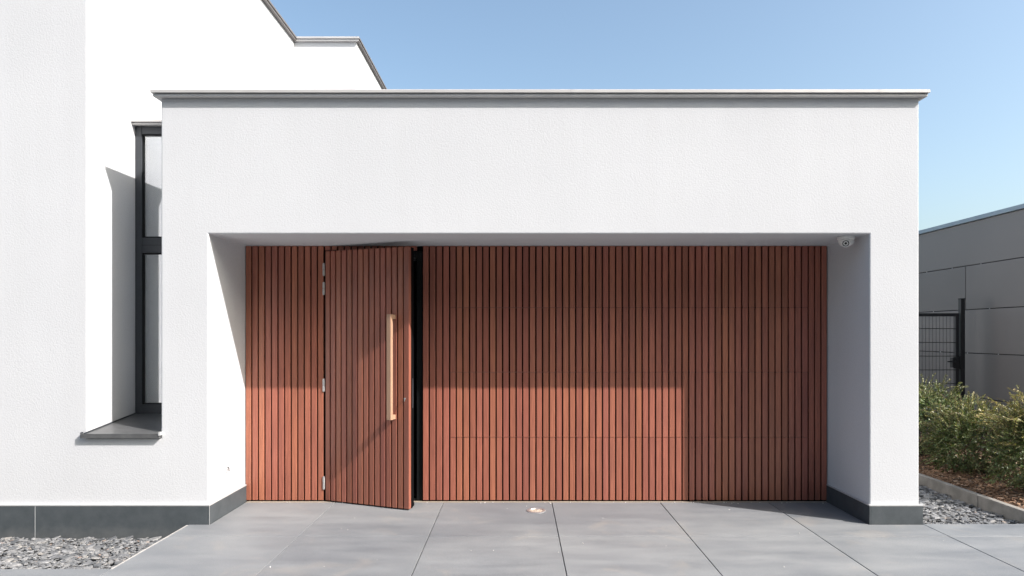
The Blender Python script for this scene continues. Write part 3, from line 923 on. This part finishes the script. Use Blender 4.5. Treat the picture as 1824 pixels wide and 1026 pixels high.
# ------------------------------------------------------------------ shrubs
def shrub(loc, rx, ry, h, n_twig, n_shoot, seed, label, young_bias, lean=(0, 0)):
    r_ = np.random.default_rng(seed)
    root = thing('shrub', label, 'shrub', loc, group='evergreen shrubs in the planting bed')
    V, Fc, Y = [], [], []
    tw = MB()
    def leaf(p, d, up, s, young):
        side = d.cross(up)
        if side.length < 1e-4: side = d.orthogonal()
        side.normalize()
        nrm = side.cross(d)
        w = s * 0.30
        n0 = len(V)
        a = p; b_ = p + d * s * 0.5 + side * w - nrm * s * 0.05; c = p + d * s - nrm * s * 0.08; e = p + d * s * 0.5 - side * w - nrm * s * 0.05
        V.extend((a, b_, c, e))
        Fc.append((n0, n0 + 1, n0 + 2, n0 + 3))
        Y.extend([young] * 4)
    stems = [(random.uniform(-.2, .2) * rx, random.uniform(-.2, .2) * ry) for _ in range(6)]
    st = MB()
    for sx, sy in stems:
        p = Vector((sx, sy, -0.03)); d = Vector((r_.normal(0, .35), r_.normal(0, .35), 1)).normalized()
        for k in range(4):
            q = p + d * (h * 0.2)
            st.cyl(p, q, 0.012 * (1 - k * .2), 6, 0.012 * (1 - (k + 1) * .2))
            p = q; d = (d + Vector((r_.normal(0, .3), r_.normal(0, .3), .1))).normalized()
    st.build('stem', BARK_TWIG, root)
    lump = [(Vector((r_.normal(), r_.normal(), abs(r_.normal()) * .8)).normalized(), r_.uniform(-.34, .26), r_.uniform(7, 20)) for _ in range(16)]
    def radius(d):
        return 1.0 + sum(a * math.exp(-k * (1 - d.dot(n))) for n, a, k in lump)
    def spray(p, d, length, step, s, young0, young1, droop):
        k = max(3, int(length / step))
        prev = p.copy()
        up = Vector((0, 0, 1))
        roll = r_.uniform(-1, 1)
        for i in range(k):
            t = i / k
            side = d.cross(up)
            if side.length < 1e-3: side = d.orthogonal()
            side.normalize()
            side = (side * math.cos(roll) + side.cross(d) * math.sin(roll))
            for sg in (-1, 1):
                ld = (d * r_.uniform(.35, .8) + side * sg * r_.uniform(.6, 1.0) + Vector((r_.normal(0, .18), r_.normal(0, .18), r_.normal(.08, .18)))).normalized()
                ln = (up + Vector((r_.normal(0, .4), r_.normal(0, .4), 0))).normalized()
                leaf(prev, ld, ln, s * r_.uniform(.7, 1.25) * (1 - .35 * t), max(0.0, min(1.0, young0 + (young1 - young0) * t + r_.normal(0, .06))))
            nxt = prev + d * step
            if i % 3 == 0:
                e = prev + d * step * min(3, k - i)
                tw.cyl(prev, e, 0.0022, 3, 0.0018)
            prev = nxt
            d = (d + Vector((r_.normal(0, .07), r_.normal(0, .07), -droop + r_.normal(0, .05)))).normalized()
    for _ in range(n_twig):
        d = Vector((r_.normal(), r_.normal(), r_.normal(0.05, .9))).normalized()
        d = d / (abs(d.x) ** 2.5 + abs(d.y) ** 2.5 + abs(d.z) ** 2.5) ** (1 / 2.5)
        R = radius(d)
        f = r_.uniform(0.35, 0.93) ** 0.6
        p = Vector((d.x * rx * R * f, d.y * ry * R * f, h * 0.47 + d.z * h * 0.47 * R * f))
        p.x += lean[0] * p.z; p.y += lean[1] * p.z
        if p.z < 0.06: p.z = r_.uniform(0.05, 0.2)
        od = (d + Vector((r_.normal(0, .5), r_.normal(0, .5), r_.normal(.25, .4)))).normalized()
        top = max(0, d.z) * max(0, f - .6) * 2.2
        spray(p, od, r_.uniform(.08, .19), 0.017, r_.uniform(.026, .040), 0.0, young_bias * (0.25 + top), 0.03)
    for _ in range(n_shoot):
        d = Vector((r_.normal(0, .6), r_.normal(0, .6), abs(r_.normal(.8, .4)))).normalized()
        R = radius(d) * 0.88
        p = Vector((d.x * rx * R, d.y * ry * R, h * 0.47 + d.z * h * 0.47 * R))
        p.x += lean[0] * p.z; p.y += lean[1] * p.z
        od = (d * .6 + Vector((r_.normal(-.15, .4), r_.normal(0, .4), .8))).normalized()
        spray(p, od, r_.uniform(.16, .36), 0.015, r_.uniform(.022, .032), 0.35 * young_bias, young_bias, 0.06)
    me = bpy.data.meshes.new('foliage')
    me.from_pydata(V, [], Fc)
    at = me.attributes.new('young', 'FLOAT', 'POINT')
    at.data.foreach_set('value', np.array(Y, dtype=np.float32))
    me.materials.append(LEAF)
    link('foliage', me, root)
    tw.build('twigs', BARK_TWIG, root)
    return root

shrub((4.98, 2.62, 0.06), 0.54, 0.46, 0.86, 1050, 70, 11, 'dark green shrub beside the garage corner, in front of the mesh gate', 0.35)
shrub((4.92, 1.70, 0.06), 0.48, 0.42, 0.70, 850, 90, 12, 'shrub with pale arching shoots between the darker shrub and the yellow tipped one', 0.6)
shrub((4.99, 0.78, 0.06), 0.55, 0.48, 0.90, 1150, 200, 13, 'shrub with yellow tipped new growth, nearest and rightmost in the bed', 0.95)

# ------------------------------------------------------------------ unseen trees added behind the viewer to block low sky and darken the recess
r_ = np.random.default_rng(99)
V, Fc = [], []
for k in range(22):
    cx = -16 + k * 2.3 + r_.uniform(-.8, .8); cy = -17.0 + r_.uniform(-1.2, 1.2); hh = r_.uniform(11.0, 15.0); rr = r_.uniform(1.7, 2.4)
    for _ in range(1100):
        d = Vector((r_.normal(), r_.normal(), r_.normal())).normalized() * r_.uniform(.55, 1.0)
        p = Vector((cx + d.x * rr, cy + d.y * rr, hh * .52 + d.z * hh * .5))
        n = (d + Vector((r_.normal(0, .5), r_.normal(0, .5), r_.normal(0, .5)))).normalized()
        u = n.orthogonal().normalized() * r_.uniform(.18, .36); w = n.cross(u)
        i0 = len(V)
        V += [p + u, p + w, p - u, p - w]
        Fc.append((i0, i0 + 1, i0 + 2, i0 + 3))
me = bpy.data.meshes.new('added_shade_trees')
me.from_pydata(V, [], Fc)
me.materials.append(ADDED_TREE_LEAF)
tag(link('added_shade_trees', me), 'unseen line of trees added behind the camera to block sky light', 'wood', kind='stuff')
